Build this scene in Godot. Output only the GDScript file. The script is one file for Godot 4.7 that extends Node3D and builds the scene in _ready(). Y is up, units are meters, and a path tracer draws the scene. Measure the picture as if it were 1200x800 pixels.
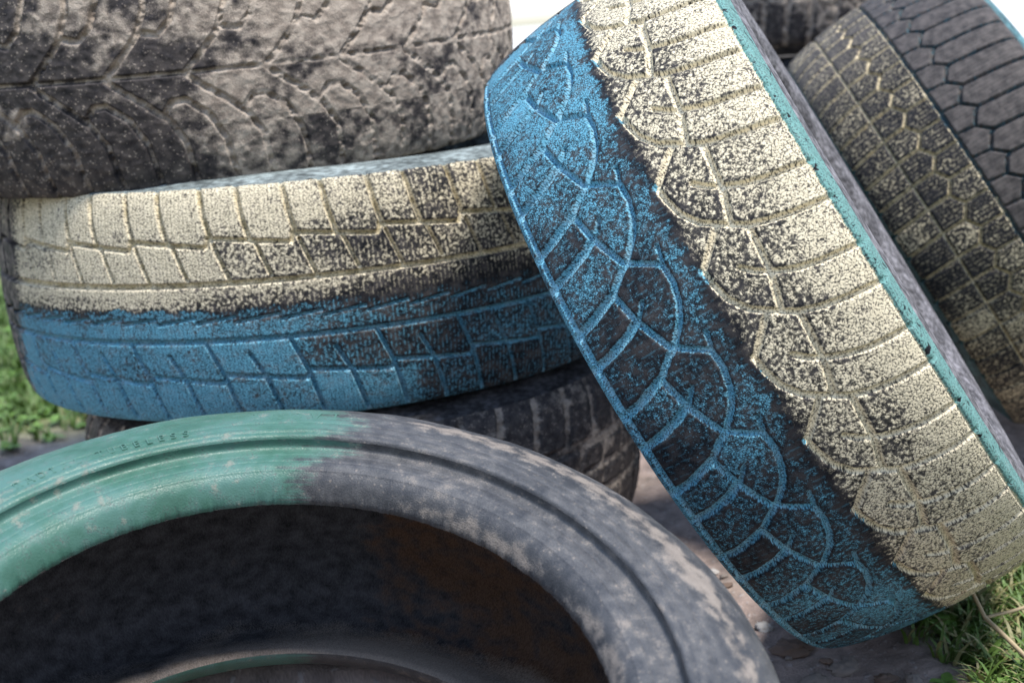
extends Node3D
# A heap of old painted tyres on bare ground, seen from about half a metre up.

const TW := 160          # columns of a tread pattern tile (one pitch)
const TH := 320          # rows of a tread pattern tile
const WM := 1.2          # the tile covers -WM..WM across the tread, in half widths
const NX := 2048         # shared noise fields
const NY := 640

var crack_a: PackedByteArray
var cell_a: PackedByteArray
var crack_b: PackedByteArray
var cell_b: PackedByteArray
var low_n: PackedByteArray
var mid_n: PackedByteArray
var grain_n: PackedByteArray
var flake_n: PackedByteArray
var rng := RandomNumberGenerator.new()
var names := {}
var rubber_tex: ImageTexture
var rubber_bump: ImageTexture


func _ready() -> void:
	rng.seed = 77
	setup_view()
	make_noise()
	build_ground()
	build_tyres()
	build_grass()
	build_small_things()


# ------------------------------------------------------------------ camera, sky, sun
func setup_view() -> void:
	var cam := Camera3D.new()
	cam.name = "camera"
	add_child(cam)
	var at := CameraAttributesPhysical.new()
	at.frustum_focal_length = 49.98
	at.exposure_aperture = 8.5
	at.frustum_focus_distance = 0.97
	at.frustum_far = 400.0
	at.frustum_near = 0.05
	cam.attributes = at
	cam.transform = Transform3D(Basis(Vector3(0.9961, -0.086, 0.0193), Vector3(0.0882, 0.972, -0.2178), Vector3(0.0, 0.2186, 0.9758)).orthonormalized(), Vector3(0, 0.525, 0))
	cam.current = true
	var env := Environment.new()
	env.background_mode = Environment.BG_SKY
	var sky := Sky.new()
	var sm := ProceduralSkyMaterial.new()
	sm.sky_top_color = Color(0.66, 0.80, 1.0)
	sm.sky_horizon_color = Color(1.0, 0.99, 0.97)
	sm.sky_curve = 0.25
	sm.sky_energy_multiplier = 0.8
	sm.ground_horizon_color = Color(0.55, 0.55, 0.45)
	sm.ground_bottom_color = Color(0.3, 0.28, 0.24)
	sm.sun_angle_max = 1.0
	sky.sky_material = sm
	env.sky = sky
	env.tonemap_mode = Environment.TONE_MAPPER_LINEAR
	env.tonemap_exposure = 2.4
	env.sdfgi_enabled = true
	env.ssao_enabled = true
	env.ssil_enabled = true
	var we := WorldEnvironment.new()
	we.name = "world_environment"
	we.environment = env
	add_child(we)
	var sun := DirectionalLight3D.new()
	sun.name = "sun"
	sun.light_energy = 0.85
	sun.light_angular_distance = 11.0
	sun.light_color = Color(1.0, 0.975, 0.945)
	sun.shadow_enabled = true
	add_child(sun)
	sun.look_at_from_position(Vector3(0.5, 1.5, 0.42), Vector3.ZERO, Vector3.UP)


# ------------------------------------------------------------------ helpers
func numbered(called: String) -> String:
	var n: int = names.get(called, 0)
	names[called] = n + 1
	return called if n == 0 else "%s_%03d" % [called, n]


func describe(o: Node, label: String, category: String, group := "") -> void:
	o.set_meta("label", label)
	o.set_meta("category", category)
	if group != "":
		o.set_meta("group", group)


func part(parent: Node, called: String, mesh: Mesh, m: Material) -> MeshInstance3D:
	var o := MeshInstance3D.new()
	o.name = called
	o.mesh = mesh
	if m:
		o.material_override = m
	parent.add_child(o, true)
	return o


func noise_bytes(kind: int, freq: float, seed_: int, w: int, h: int, ret := FastNoiseLite.RETURN_DISTANCE, octaves := 1, warp := 0.0) -> PackedByteArray:
	var n := FastNoiseLite.new()
	n.seed = seed_
	n.noise_type = kind
	n.frequency = freq
	n.cellular_return_type = ret
	n.cellular_jitter = 1.0
	if octaves > 1:
		n.fractal_type = FastNoiseLite.FRACTAL_FBM
		n.fractal_octaves = octaves
	else:
		n.fractal_type = FastNoiseLite.FRACTAL_NONE
	if warp > 0.0:
		n.domain_warp_enabled = true
		n.domain_warp_amplitude = warp
		n.domain_warp_frequency = 0.06
		n.domain_warp_fractal_octaves = 3
	var im := n.get_image(w, h)
	if w != NX or h != NY:
		im.resize(NX, NY, Image.INTERPOLATE_CUBIC)
	return im.get_data()


func make_noise() -> void:
	crack_a = noise_bytes(FastNoiseLite.TYPE_CELLULAR, 0.185, 5, NX, NY, FastNoiseLite.RETURN_DISTANCE2_SUB, 1, 9.0)
	cell_a = noise_bytes(FastNoiseLite.TYPE_CELLULAR, 0.185, 5, NX, NY, FastNoiseLite.RETURN_CELL_VALUE, 1, 9.0)
	crack_b = noise_bytes(FastNoiseLite.TYPE_CELLULAR, 0.23, 9, NX, NY, FastNoiseLite.RETURN_DISTANCE2_SUB)
	cell_b = noise_bytes(FastNoiseLite.TYPE_CELLULAR, 0.23, 9, NX, NY, FastNoiseLite.RETURN_CELL_VALUE)
	low_n = noise_bytes(FastNoiseLite.TYPE_SIMPLEX_SMOOTH, 0.02, 11, NX / 4, NY / 4, 0, 4)
	mid_n = noise_bytes(FastNoiseLite.TYPE_SIMPLEX_SMOOTH, 0.06, 21, NX / 2, NY / 2, 0, 4)
	flake_n = noise_bytes(FastNoiseLite.TYPE_SIMPLEX, 0.085, 55, NX, NY, 0, 3, 6.0)
	grain_n = noise_bytes(FastNoiseLite.TYPE_SIMPLEX, 0.4, 31, NX, NY, 0, 2)
	# a plain rubber surface: dusty, mottled
	var w := 512
	var rgb := PackedByteArray()
	rgb.resize(w * w * 3)
	var hh := PackedByteArray()
	hh.resize(w * w)
	for j in w:
		for i in w:
			var q := j * NX + i
			var g := 118.0 + (low_n[q] - 128) * 0.35 + (mid_n[q] - 128) * 0.4 + (grain_n[q] - 128) * 0.3
			var o := (j * w + i) * 3
			var b := int(clampf(g, 0, 255))
			rgb[o] = b
			rgb[o + 1] = b
			rgb[o + 2] = b
			hh[j * w + i] = int(clampf(100.0 + (mid_n[q] - 128) * 0.5 + (grain_n[q] - 128) * 0.4, 0, 255))
	rubber_tex = ImageTexture.create_from_image(Image.create_from_data(w, w, false, Image.FORMAT_RGB8, rgb))
	rubber_bump = ImageTexture.create_from_image(Image.create_from_data(w, w, false, Image.FORMAT_L8, hh))


func rubber(c: Color, rough := 0.62, scale := 5.0) -> StandardMaterial3D:
	# c is a linear colour; the texture's mean is about 0.2
	var m := StandardMaterial3D.new()
	m.albedo_color = Color(minf(c.r * 5.0, 4.0), minf(c.g * 5.0, 4.0), minf(c.b * 5.0, 4.0)).linear_to_srgb()
	m.albedo_texture = rubber_tex
	m.roughness = rough
	m.metallic_specular = 0.3
	m.uv1_scale = Vector3(scale, 1.0, 1)
	m.heightmap_enabled = true
	m.heightmap_texture = rubber_bump
	m.heightmap_scale = 0.02
	return m


func tex_material(rgb: PackedByteArray, hgt: PackedByteArray, rgh: PackedByteArray, w: int, h: int, relief: float, shine := 0.22) -> StandardMaterial3D:
	var m := StandardMaterial3D.new()
	m.albedo_texture = ImageTexture.create_from_image(Image.create_from_data(w, h, false, Image.FORMAT_RGB8, rgb))
	m.roughness = 1.0
	m.metallic_specular = shine
	m.roughness_texture = ImageTexture.create_from_image(Image.create_from_data(w, h, false, Image.FORMAT_L8, rgh))
	m.roughness_texture_channel = BaseMaterial3D.TEXTURE_CHANNEL_GRAYSCALE
	m.heightmap_enabled = true
	m.heightmap_texture = ImageTexture.create_from_image(Image.create_from_data(w, h, false, Image.FORMAT_L8, hgt))
	m.heightmap_scale = relief
	return m


# ------------------------------------------------------------------ tread patterns
# A pattern is a list of [half width in mm, depth share, points (t, w) ...]; t counts pitches, w half widths.
func raster(pattern: Array, pitch_mm: float, half_mm: float, widen := 1.0) -> Dictionary:
	var sd := PackedFloat32Array()
	sd.resize(TW * TH)
	sd.fill(9.0)
	var mx := pitch_mm / TW
	var my := 2.0 * WM * half_mm / TH
	for line in pattern:
		var hw: float = line[0] * widen
		var reach := hw + 7.0
		for k in range(2, line.size() - 1):
			var p: Vector2 = line[k]
			var q: Vector2 = line[k + 1]
			var ax := p.x * pitch_mm
			var ay := (p.y + WM) * half_mm
			var bx := q.x * pitch_mm
			var by := (q.y + WM) * half_mm
			var dx := bx - ax
			var dy := by - ay
			var ll := maxf(dx * dx + dy * dy, 1e-6)
			var i0 := int(floor((minf(ax, bx) - reach) / mx))
			var i1 := int(ceil((maxf(ax, bx) + reach) / mx))
			var j0 := maxi(0, int(floor((minf(ay, by) - reach) / my)))
			var j1 := mini(TH - 1, int(ceil((maxf(ay, by) + reach) / my)))
			for j in range(j0, j1 + 1):
				var y := (j + 0.5) * my
				for i in range(i0, i1 + 1):
					var x := (i + 0.5) * mx
					var s := clampf(((x - ax) * dx + (y - ay) * dy) / ll, 0.0, 1.0)
					var ex := x - ax - dx * s
					var ey := y - ay - dy * s
					var d := sqrt(ex * ex + ey * ey) - hw
					var o := j * TW + posmod(i, TW)
					if d < sd[o]:
						sd[o] = d
	# which block each spot belongs to
	var comp := PackedInt32Array()
	comp.resize(TW * TH)
	comp.fill(-1)
	var off := PackedInt32Array()
	off.resize(TW * TH)
	var ring := PackedByteArray()
	var n := 0
	for start in TW * TH:
		if comp[start] >= 0 or sd[start] <= 0.0:
			continue
		comp[start] = n
		off[start] = 0
		ring.append(0)
		var stack := PackedInt32Array([start])
		while stack.size() > 0:
			var o := stack[stack.size() - 1]
			stack.resize(stack.size() - 1)
			var x := o % TW
			var y := o / TW
			for s in 4:
				var xx := x + (1 if s == 0 else -1 if s == 1 else 0)
				var yy := y + (1 if s == 2 else -1 if s == 3 else 0)
				if yy < 0 or yy >= TH:
					continue
				var f := off[o]
				if xx < 0:
					xx = TW - 1
					f -= 1
				elif xx >= TW:
					xx = 0
					f += 1
				var o2 := yy * TW + xx
				if sd[o2] <= 0.0:
					continue
				if comp[o2] < 0:
					comp[o2] = n
					off[o2] = f
					stack.append(o2)
				elif off[o2] != f:
					ring[n] = 1
		n += 1
	return {"sd": sd, "comp": comp, "off": off, "ring": ring}


func pattern_domes() -> Array:
	var v := func(a, b): return Vector2(a, b)
	return [
		[1.9, 1, v.call(0, -.418), v.call(.10, -.318), v.call(.20, -.205), v.call(.41, -.195), v.call(.62, -.227), v.call(.79, -.285), v.call(1.0, -.418)],
		[2.1, 1, v.call(0, -.418), v.call(.06, -.49), v.call(.21, -.62), v.call(.575, -.56), v.call(.99, -.44)],
		[2.9, 1, v.call(.21, -.62), v.call(.33, -.842), v.call(.37, -1.0), v.call(.40, -1.2)],
		[2.9, 1, v.call(.575, -.56), v.call(.655, -.658), v.call(.735, -.836), v.call(.775, -1.0), v.call(.80, -1.2)],
		[1.3, 1, v.call(.43, -.454), v.call(.57, -.54)],
		[1.3, 1, v.call(.02, -.169), v.call(.18, -.195)],
		[1.6, 1, v.call(0, -1.0), v.call(1, -1.0)],
		[2.1, 1, v.call(-.52, .02), v.call(-.36, .035), v.call(-.142, .077), v.call(.047, .166), v.call(.195, .314), v.call(.312, .441), v.call(.373, .57), v.call(.431, .75), v.call(.471, .977), v.call(.49, 1.2)],
		[2.3, 1, v.call(.32, .443), v.call(.84, .415), v.call(1.22, .345)],
		[2.1, 1, v.call(.15, .262), v.call(.47, .04)],
		[2.0, 1, v.call(-.35, .256), v.call(-.25, .33), v.call(-.165, .42), v.call(-.075, .565), v.call(-.015, .727), v.call(.03, .98), v.call(.05, 1.2)],
		[0.8, 1, v.call(0, 1.01), v.call(1, 1.01)],
	]


func pattern_rib() -> Array:
	var v := func(a, b): return Vector2(a, b)
	return [
		[2.3, 1, v.call(0, .238), v.call(1, .238)],
		[2.0, 1, v.call(0, -.295), v.call(1, -.295)],
		[1.1, 1, v.call(-.61, -.125), v.call(-.14, -.072)],
		[1.1, 1, v.call(-.12, -.125), v.call(.36, -.072)],
		[1.7, 1, v.call(-.31, .60), v.call(-.14, .24)],
		[1.7, 1, v.call(.185, .60), v.call(.335, .29)],
		[1.9, 1, v.call(-.38, .66), v.call(.60, .575), v.call(.64, .66)],
		[2.3, 1, v.call(-.33, .64), v.call(-.40, .85), v.call(-.47, 1.2)],
		[2.3, 1, v.call(.125, .62), v.call(.05, .85), v.call(-.02, 1.2)],
		[1.8, 1, v.call(-.55, -.30), v.call(-.373, -.64)],
		[1.8, 1, v.call(-.03, -.43), v.call(.125, -.67)],
		[1.7, 1, v.call(-.36, -.625), v.call(.60, -.71), v.call(.64, -.625)],
		[2.0, 1, v.call(-.373, -.64), v.call(-.2, -1.2)],
		[2.0, 1, v.call(.125, -.67), v.call(.32, -1.2)],
	]


func pattern_hex() -> Array:
	var v := func(a, b): return Vector2(a, b)
	return [
		[2.0, 1, v.call(0, .012), v.call(1, .012)],
		[1.3, 1, v.call(0, .012), v.call(.0, -.27)],
		[1.6, 1, v.call(0, -.265), v.call(.5, -.365), v.call(1, -.265)],
		[1.7, 1, v.call(.5, -.36), v.call(.53, -.62), v.call(.66, -1.0), v.call(.7, -1.2)],
		[1.1, 1, v.call(0, -.622), v.call(1, -.622)],
		[1.1, 1, v.call(-.2, .03), v.call(-.12, .22)],
		[1.5, 1, v.call(-.12, .225), v.call(.32, .36), v.call(.42, .31), v.call(.88, .225)],
		[1.4, 1, v.call(.32, .355), v.call(.42, .7), v.call(.5, 1.0), v.call(.52, 1.2)],
	]


func pattern_arcs() -> Array:
	var v := func(a, b): return Vector2(a, b)
	return [
		[1.6, 1, v.call(0, -.03), v.call(1, -.03)],
		[2.3, 1, v.call(0, -.05), v.call(.15, -.13), v.call(.48, -.29), v.call(.72, -.43), v.call(.88, -.62), v.call(1.0, -1.2)],
		[2.3, 1, v.call(.66, -.38), v.call(.78, -.27), v.call(.95, -.26), v.call(1.22, -.4), v.call(1.4, -.63), v.call(1.52, -1.2)],
		[2.4, 1, v.call(0, -.03), v.call(.3, .18), v.call(.45, .3), v.call(.6, .55), v.call(.65, 1.2)],
		[2.3, 1, v.call(.47, .34), v.call(.72, .3), v.call(.9, .42), v.call(1.03, .7), v.call(1.1, 1.2)],
	]


func pattern_blocks() -> Array:
	var v := func(a, b): return Vector2(a, b)
	return [
		[2.6, 1, v.call(0, .36), v.call(1, .36)],
		[2.6, 1, v.call(0, -.34), v.call(1, -.34)],
		[2.2, 1, v.call(0, 0), v.call(1, 0)],
		[2.4, 1, v.call(.1, .36), v.call(.3, 1.2)],
		[2.4, 1, v.call(.6, .36), v.call(.8, 1.2)],
		[1.8, 1, v.call(.2, 0), v.call(.4, .36)],
		[1.8, 1, v.call(.7, 0), v.call(.9, .36)],
		[1.8, 1, v.call(.3, 0), v.call(.15, -.34)],
		[1.8, 1, v.call(.8, 0), v.call(.65, -.34)],
		[2.4, 1, v.call(.2, -.34), v.call(.0, -1.2)],
		[2.4, 1, v.call(.7, -.34), v.call(.5, -1.2)],
	]


# ------------------------------------------------------------------ tyre geometry
func spline(pts: PackedVector2Array, step: float) -> PackedVector2Array:
	var dense := PackedVector2Array()
	for k in pts.size() - 1:
		var a := pts[maxi(k - 1, 0)]
		var b := pts[k]
		var c := pts[k + 1]
		var d := pts[mini(k + 2, pts.size() - 1)]
		for s in 12:
			dense.append(b.cubic_interpolate(c, a, d, s / 12.0))
	dense.append(pts[pts.size() - 1])
	# even steps
	var total := 0.0
	for k in dense.size() - 1:
		total += dense[k].distance_to(dense[k + 1])
	var n := maxi(2, int(round(total / step)))
	var out := PackedVector2Array([dense[0]])
	var run := 0.0
	var want := total / n
	var at := want
	for k in dense.size() - 1:
		var l := dense[k].distance_to(dense[k + 1])
		while at <= run + l + 1e-9 and out.size() < n:
			out.append(dense[k].lerp(dense[k + 1], (at - run) / maxf(l, 1e-9)))
			at += want
		run += l
	out.append(dense[dense.size() - 1])
	return out


func angles(dense_half: float, fine: float, coarse: float) -> PackedFloat32Array:
	var out := PackedFloat32Array()
	var n1 := int(ceil(2.0 * dense_half / fine))
	for k in n1:
		out.append(-dense_half + 2.0 * dense_half * k / n1)
	var rest := TAU - 2.0 * dense_half
	var n2 := maxi(8, int(ceil(rest / coarse)))
	for k in n2 + 1:
		out.append(dense_half + rest * k / n2)
	return out


# rows: points (z, r) of the section; disp: how far each vertex is moved out; keys: which part each quad goes to (empty: all in one)
func grid_meshes(th: PackedFloat32Array, rows: PackedVector2Array, disp: PackedFloat32Array, keys: PackedInt32Array, u_scale: float, v0: float, v1: float) -> Dictionary:
	var nt := th.size()
	var nr := rows.size()
	var pos := PackedVector3Array()
	pos.resize(nt * nr)
	var nor := PackedVector3Array()
	nor.resize(nt * nr)
	var uv := PackedVector2Array()
	uv.resize(nt * nr)
	var has := disp.size() > 0
	for j in nr:
		var a := rows[maxi(j - 1, 0)]
		var b := rows[mini(j + 1, nr - 1)]
		var tg := (b - a).normalized()
		var nz := -tg.y
		var nrad := tg.x
		var z := rows[j].x
		var r := rows[j].y
		var vv := lerpf(v0, v1, float(j) / (nr - 1))
		for i in nt:
			var o := j * nt + i
			var d := disp[o] if has else 0.0
			var rr := r + nrad * d
			var t := th[i]
			pos[o] = Vector3(cos(t) * rr, z + nz * d, sin(t) * rr)
			uv[o] = Vector2(t / PI * u_scale + 0.5, vv)
	for j in nr:
		var ja := maxi(j - 1, 0) * nt
		var jb := mini(j + 1, nr - 1) * nt
		for i in nt:
			var ia := i - 1 if i > 0 else nt - 2
			var ib := i + 1 if i < nt - 1 else 1
			var dt := pos[j * nt + ib] - pos[j * nt + ia]
			var da := pos[jb + i] - pos[ja + i]
			nor[j * nt + i] = da.cross(dt).normalized()
	var lists := {}
	if keys.size() == 0:
		var all := PackedInt32Array()
		for j in nr - 1:
			for i in nt - 1:
				all.append(j * nt + i)
		lists[-1] = all
	else:
		var slot := {}
		var store: Array[PackedInt32Array] = []
		for j in nr - 1:
			for i in nt - 1:
				var k := keys[j * nt + i]
				if not slot.has(k):
					slot[k] = store.size()
					store.append(PackedInt32Array())
				store[slot[k]].append(j * nt + i)
		for k in slot:
			lists[k] = store[slot[k]]
	var out := {}
	var remap := PackedInt32Array()
	remap.resize(nt * nr)
	remap.fill(-1)
	for k in lists:
		var quads: PackedInt32Array = lists[k]
		var p2 := PackedVector3Array()
		var n2 := PackedVector3Array()
		var u2 := PackedVector2Array()
		var ix := PackedInt32Array()
		ix.resize(quads.size() * 6)
		var used := PackedInt32Array()
		var e := 0
		for q in quads:
			var c0 := remap[q]
			if c0 < 0:
				c0 = p2.size()
				remap[q] = c0
				used.append(q)
				p2.append(pos[q]); n2.append(nor[q]); u2.append(uv[q])
			var q1 := q + 1
			var c1 := remap[q1]
			if c1 < 0:
				c1 = p2.size()
				remap[q1] = c1
				used.append(q1)
				p2.append(pos[q1]); n2.append(nor[q1]); u2.append(uv[q1])
			var q2 := q + nt
			var c2 := remap[q2]
			if c2 < 0:
				c2 = p2.size()
				remap[q2] = c2
				used.append(q2)
				p2.append(pos[q2]); n2.append(nor[q2]); u2.append(uv[q2])
			var q3 := q2 + 1
			var c3 := remap[q3]
			if c3 < 0:
				c3 = p2.size()
				remap[q3] = c3
				used.append(q3)
				p2.append(pos[q3]); n2.append(nor[q3]); u2.append(uv[q3])
			ix[e] = c0; ix[e + 1] = c1; ix[e + 2] = c2
			ix[e + 3] = c1; ix[e + 4] = c3; ix[e + 5] = c2
			e += 6
		for q in used:
			remap[q] = -1
		var arr := []
		arr.resize(Mesh.ARRAY_MAX)
		arr[Mesh.ARRAY_VERTEX] = p2
		arr[Mesh.ARRAY_NORMAL] = n2
		arr[Mesh.ARRAY_TEX_UV] = u2
		arr[Mesh.ARRAY_INDEX] = ix
		var me := ArrayMesh.new()
		me.add_surface_from_arrays(Mesh.PRIMITIVE_TRIANGLES, arr)
		out[k] = me
	return out


func tyre_root(c: Vector3, axis: Vector3, toward: Vector3) -> Node3D:
	var y := axis.normalized()
	var x := toward - c
	x = (x - y * x.dot(y)).normalized()
	var o := Node3D.new()
	o.name = numbered("tyre")
	o.transform = Transform3D(Basis(x, y, x.cross(y)), c)
	add_child(o)
	return o


func half_outer(R: float, hw: float, drop: float, bul: float, rb: float) -> PackedVector2Array:
	return PackedVector2Array([
		Vector2(0, R), Vector2(.4 * hw, R - .16 * drop), Vector2(.75 * hw, R - .56 * drop), Vector2(.94 * hw, R - drop),
		Vector2(hw + .004, R - drop - .006), Vector2(hw + .5 * bul, R - drop - .018), Vector2(hw + .88 * bul, R - drop - .036),
		Vector2(hw + bul, rb + .45 * (R - rb)), Vector2(hw + .55 * bul, rb + .2 * (R - rb)), Vector2(hw * .92, rb + .09 * (R - rb)),
		Vector2(hw * .86, rb + .005), Vector2(hw * .80, rb)])


func half_inner(R: float, hw: float, drop: float, bul: float, rb: float) -> PackedVector2Array:
	return PackedVector2Array([
		Vector2(hw * .80, rb), Vector2(hw * .74, rb + .004), Vector2(hw * .84, rb + .14 * (R - rb)), Vector2(hw + bul - .013, rb + .45 * (R - rb)),
		Vector2(hw + .4 * bul - .012, R - .036), Vector2(.8 * hw, R - drop - .014), Vector2(0, R - .014)])


func mirrored(p: PackedVector2Array) -> PackedVector2Array:
	var out := PackedVector2Array()
	for k in p.size():
		out.append(Vector2(-p[p.size() - 1 - k].x, p[p.size() - 1 - k].y))
	return out


# the patterned tread of a tyre, its blocks parts of their own where they are in view
func add_tread(root: Node3D, c: Dictionary, tile: Dictionary, mat: Material, half: PackedVector2Array) -> void:
	var th := angles(c.dense, c.step / c.R, 0.035)
	var rows := mirrored(half)
	rows.remove_at(rows.size() - 1)
	rows.append_array(half)
	var nt := th.size()
	var nr := rows.size()
	var A: float = c.band
	var hwp: float = c.hwp
	var N: float = c.N
	var phase: float = c.phase
	var deep: float = c.depth
	var lump: float = c.get("lump", 0.0)
	var sd: PackedFloat32Array = tile.sd
	var comp: PackedInt32Array = tile.comp
	var off: PackedInt32Array = tile.off
	var ring: PackedByteArray = tile.ring
	var disp := PackedFloat32Array()
	disp.resize(nt * nr)
	var keys := PackedInt32Array()
	keys.resize(nt * nr)
	keys.fill(-1)
	var view: float = c.view
	var tcol := PackedFloat32Array()
	for t in th:
		tcol.append(-t * N / TAU + phase)
	var fill: float = c.get("fill", 0.0)
	var fade: float = c.get("fade", 1.1)
	var caked: float = c.get("caked", fill)
	for j in nr:
		var a := lerpf(-A, A, float(j) / (nr - 1))
		var w := a / hwp
		var y := clampf((w + WM) / (2 * WM) * TH - 0.5, 0, TH - 1.001)
		var y0 := int(y)
		var fy := y - y0
		var edge := smoothstep(fade + .08, fade - .06, absf(w))
		var nrow := int(float(j) / nr * (NY - 1)) * NX
		for i in nt:
			var tt := tcol[i]
			var ft := tt - floorf(tt)
			var x := ft * TW - 0.5
			var xf := floorf(x)
			var fx := x - xf
			var x0 := posmod(int(xf), TW)
			var x1 := (x0 + 1) % TW
			var o := y0 * TW
			var s := lerpf(lerpf(sd[o + x0], sd[o + x1], fx), lerpf(sd[o + TW + x0], sd[o + TW + x1], fx), fy)
			var g := 0.0
			if s < 0.7:
				g = smoothstep(0.7, -1.1, s) * edge
			var q := j * nt + i
			var col := int(clampf((th[i] / PI + 0.5), 0, 0.999) * NX)
			if lump > 0.0 or fill > 0.0:
				var m: float = (mid_n[nrow + col] - 110) / 128.0
				disp[q] = -g * deep * (1.0 - lerpf(fill, caked, smoothstep(0.15, -0.2, th[i])) * clampf(m + 0.75, 0, 1)) + lump * maxf(0.0, m)
			else:
				disp[q] = -g * deep
			if s > 0.05 and absf(th[i]) < view:
				var tx := int(ft * TW) % TW
				var q2 := int(y) * TW + tx
				var cc := comp[q2]
				if cc >= 0 and ring[cc] == 0:
					keys[q] = (cc + 1) * 1000 + (int(floor(tt)) - off[q2]) + 500
	var ms := grid_meshes(th, rows, disp, keys, 1.0, 0.0, 1.0)
	part(root, "tread", ms[-1], mat)
	for k in ms:
		if k != -1:
			var count: int = ms[k].surface_get_array_index_len(0)
			if count >= 6:
				part(root, "tread_block", ms[k], mat)


func cut_profile(outer: PackedVector2Array, A: float) -> Array:
	# splits an evenly stepped profile at the arc length A
	var run := 0.0
	var one := PackedVector2Array([outer[0]])
	var two := PackedVector2Array()
	for k in range(1, outer.size()):
		run += outer[k - 1].distance_to(outer[k])
		if two.size() == 0:
			one.append(outer[k])
			if run >= A:
				two.append(outer[k])
		else:
			two.append(outer[k])
	return [one, two, run]


func build_tyre(c: Dictionary, pattern: Array, painter: Callable, tone: Dictionary) -> Node3D:
	var root := tyre_root(c.at, c.axis, Vector3(0, 0.525, 0))
	describe(root, c.label, "tyre", "old tyres in the heap")
	var outer := spline(half_outer(c.R, c.hw, c.drop, c.bul, c.rb), c.step)
	var cut := cut_profile(outer, c.hw + c.wrap)
	var head: PackedVector2Array = cut[0]
	var run := 0.0
	for k in head.size() - 1:
		run += head[k].distance_to(head[k + 1])
	c.band = run
	var tile := raster(pattern, TAU * c.R / c.N * 1000.0, c.hwp * 1000.0, c.get("gw", 1.0))
	var mat: Material = painter.call(c, tile)
	add_tread(root, c, tile, mat, head)
	var side: PackedVector2Array = cut[1]
	var thin := PackedVector2Array()
	for k in side.size():
		if k % 4 == 0 or k == side.size() - 1:
			thin.append(side[k])
	var th := angles(1.7, 0.012, 0.05)
	var none_f := PackedFloat32Array()
	var none_i := PackedInt32Array()
	part(root, "sidewall", grid_meshes(th, thin, none_f, none_i, 1.0, 0, 1)[-1], tone.wall)
	part(root, "sidewall", grid_meshes(th, mirrored(thin), none_f, none_i, 1.0, 0, 1)[-1], tone.wall)
	var inner := spline(half_inner(c.R, c.hw, c.drop, c.bul, c.rb), 0.012)
	var back := mirrored(inner)
	back.remove_at(0)
	inner.append_array(back)
	part(root, "inner_liner", grid_meshes(angles(1.7, 0.05, 0.05), inner, none_f, none_i, 1.0, 0, 1)[-1], tone.liner)
	return root


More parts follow.
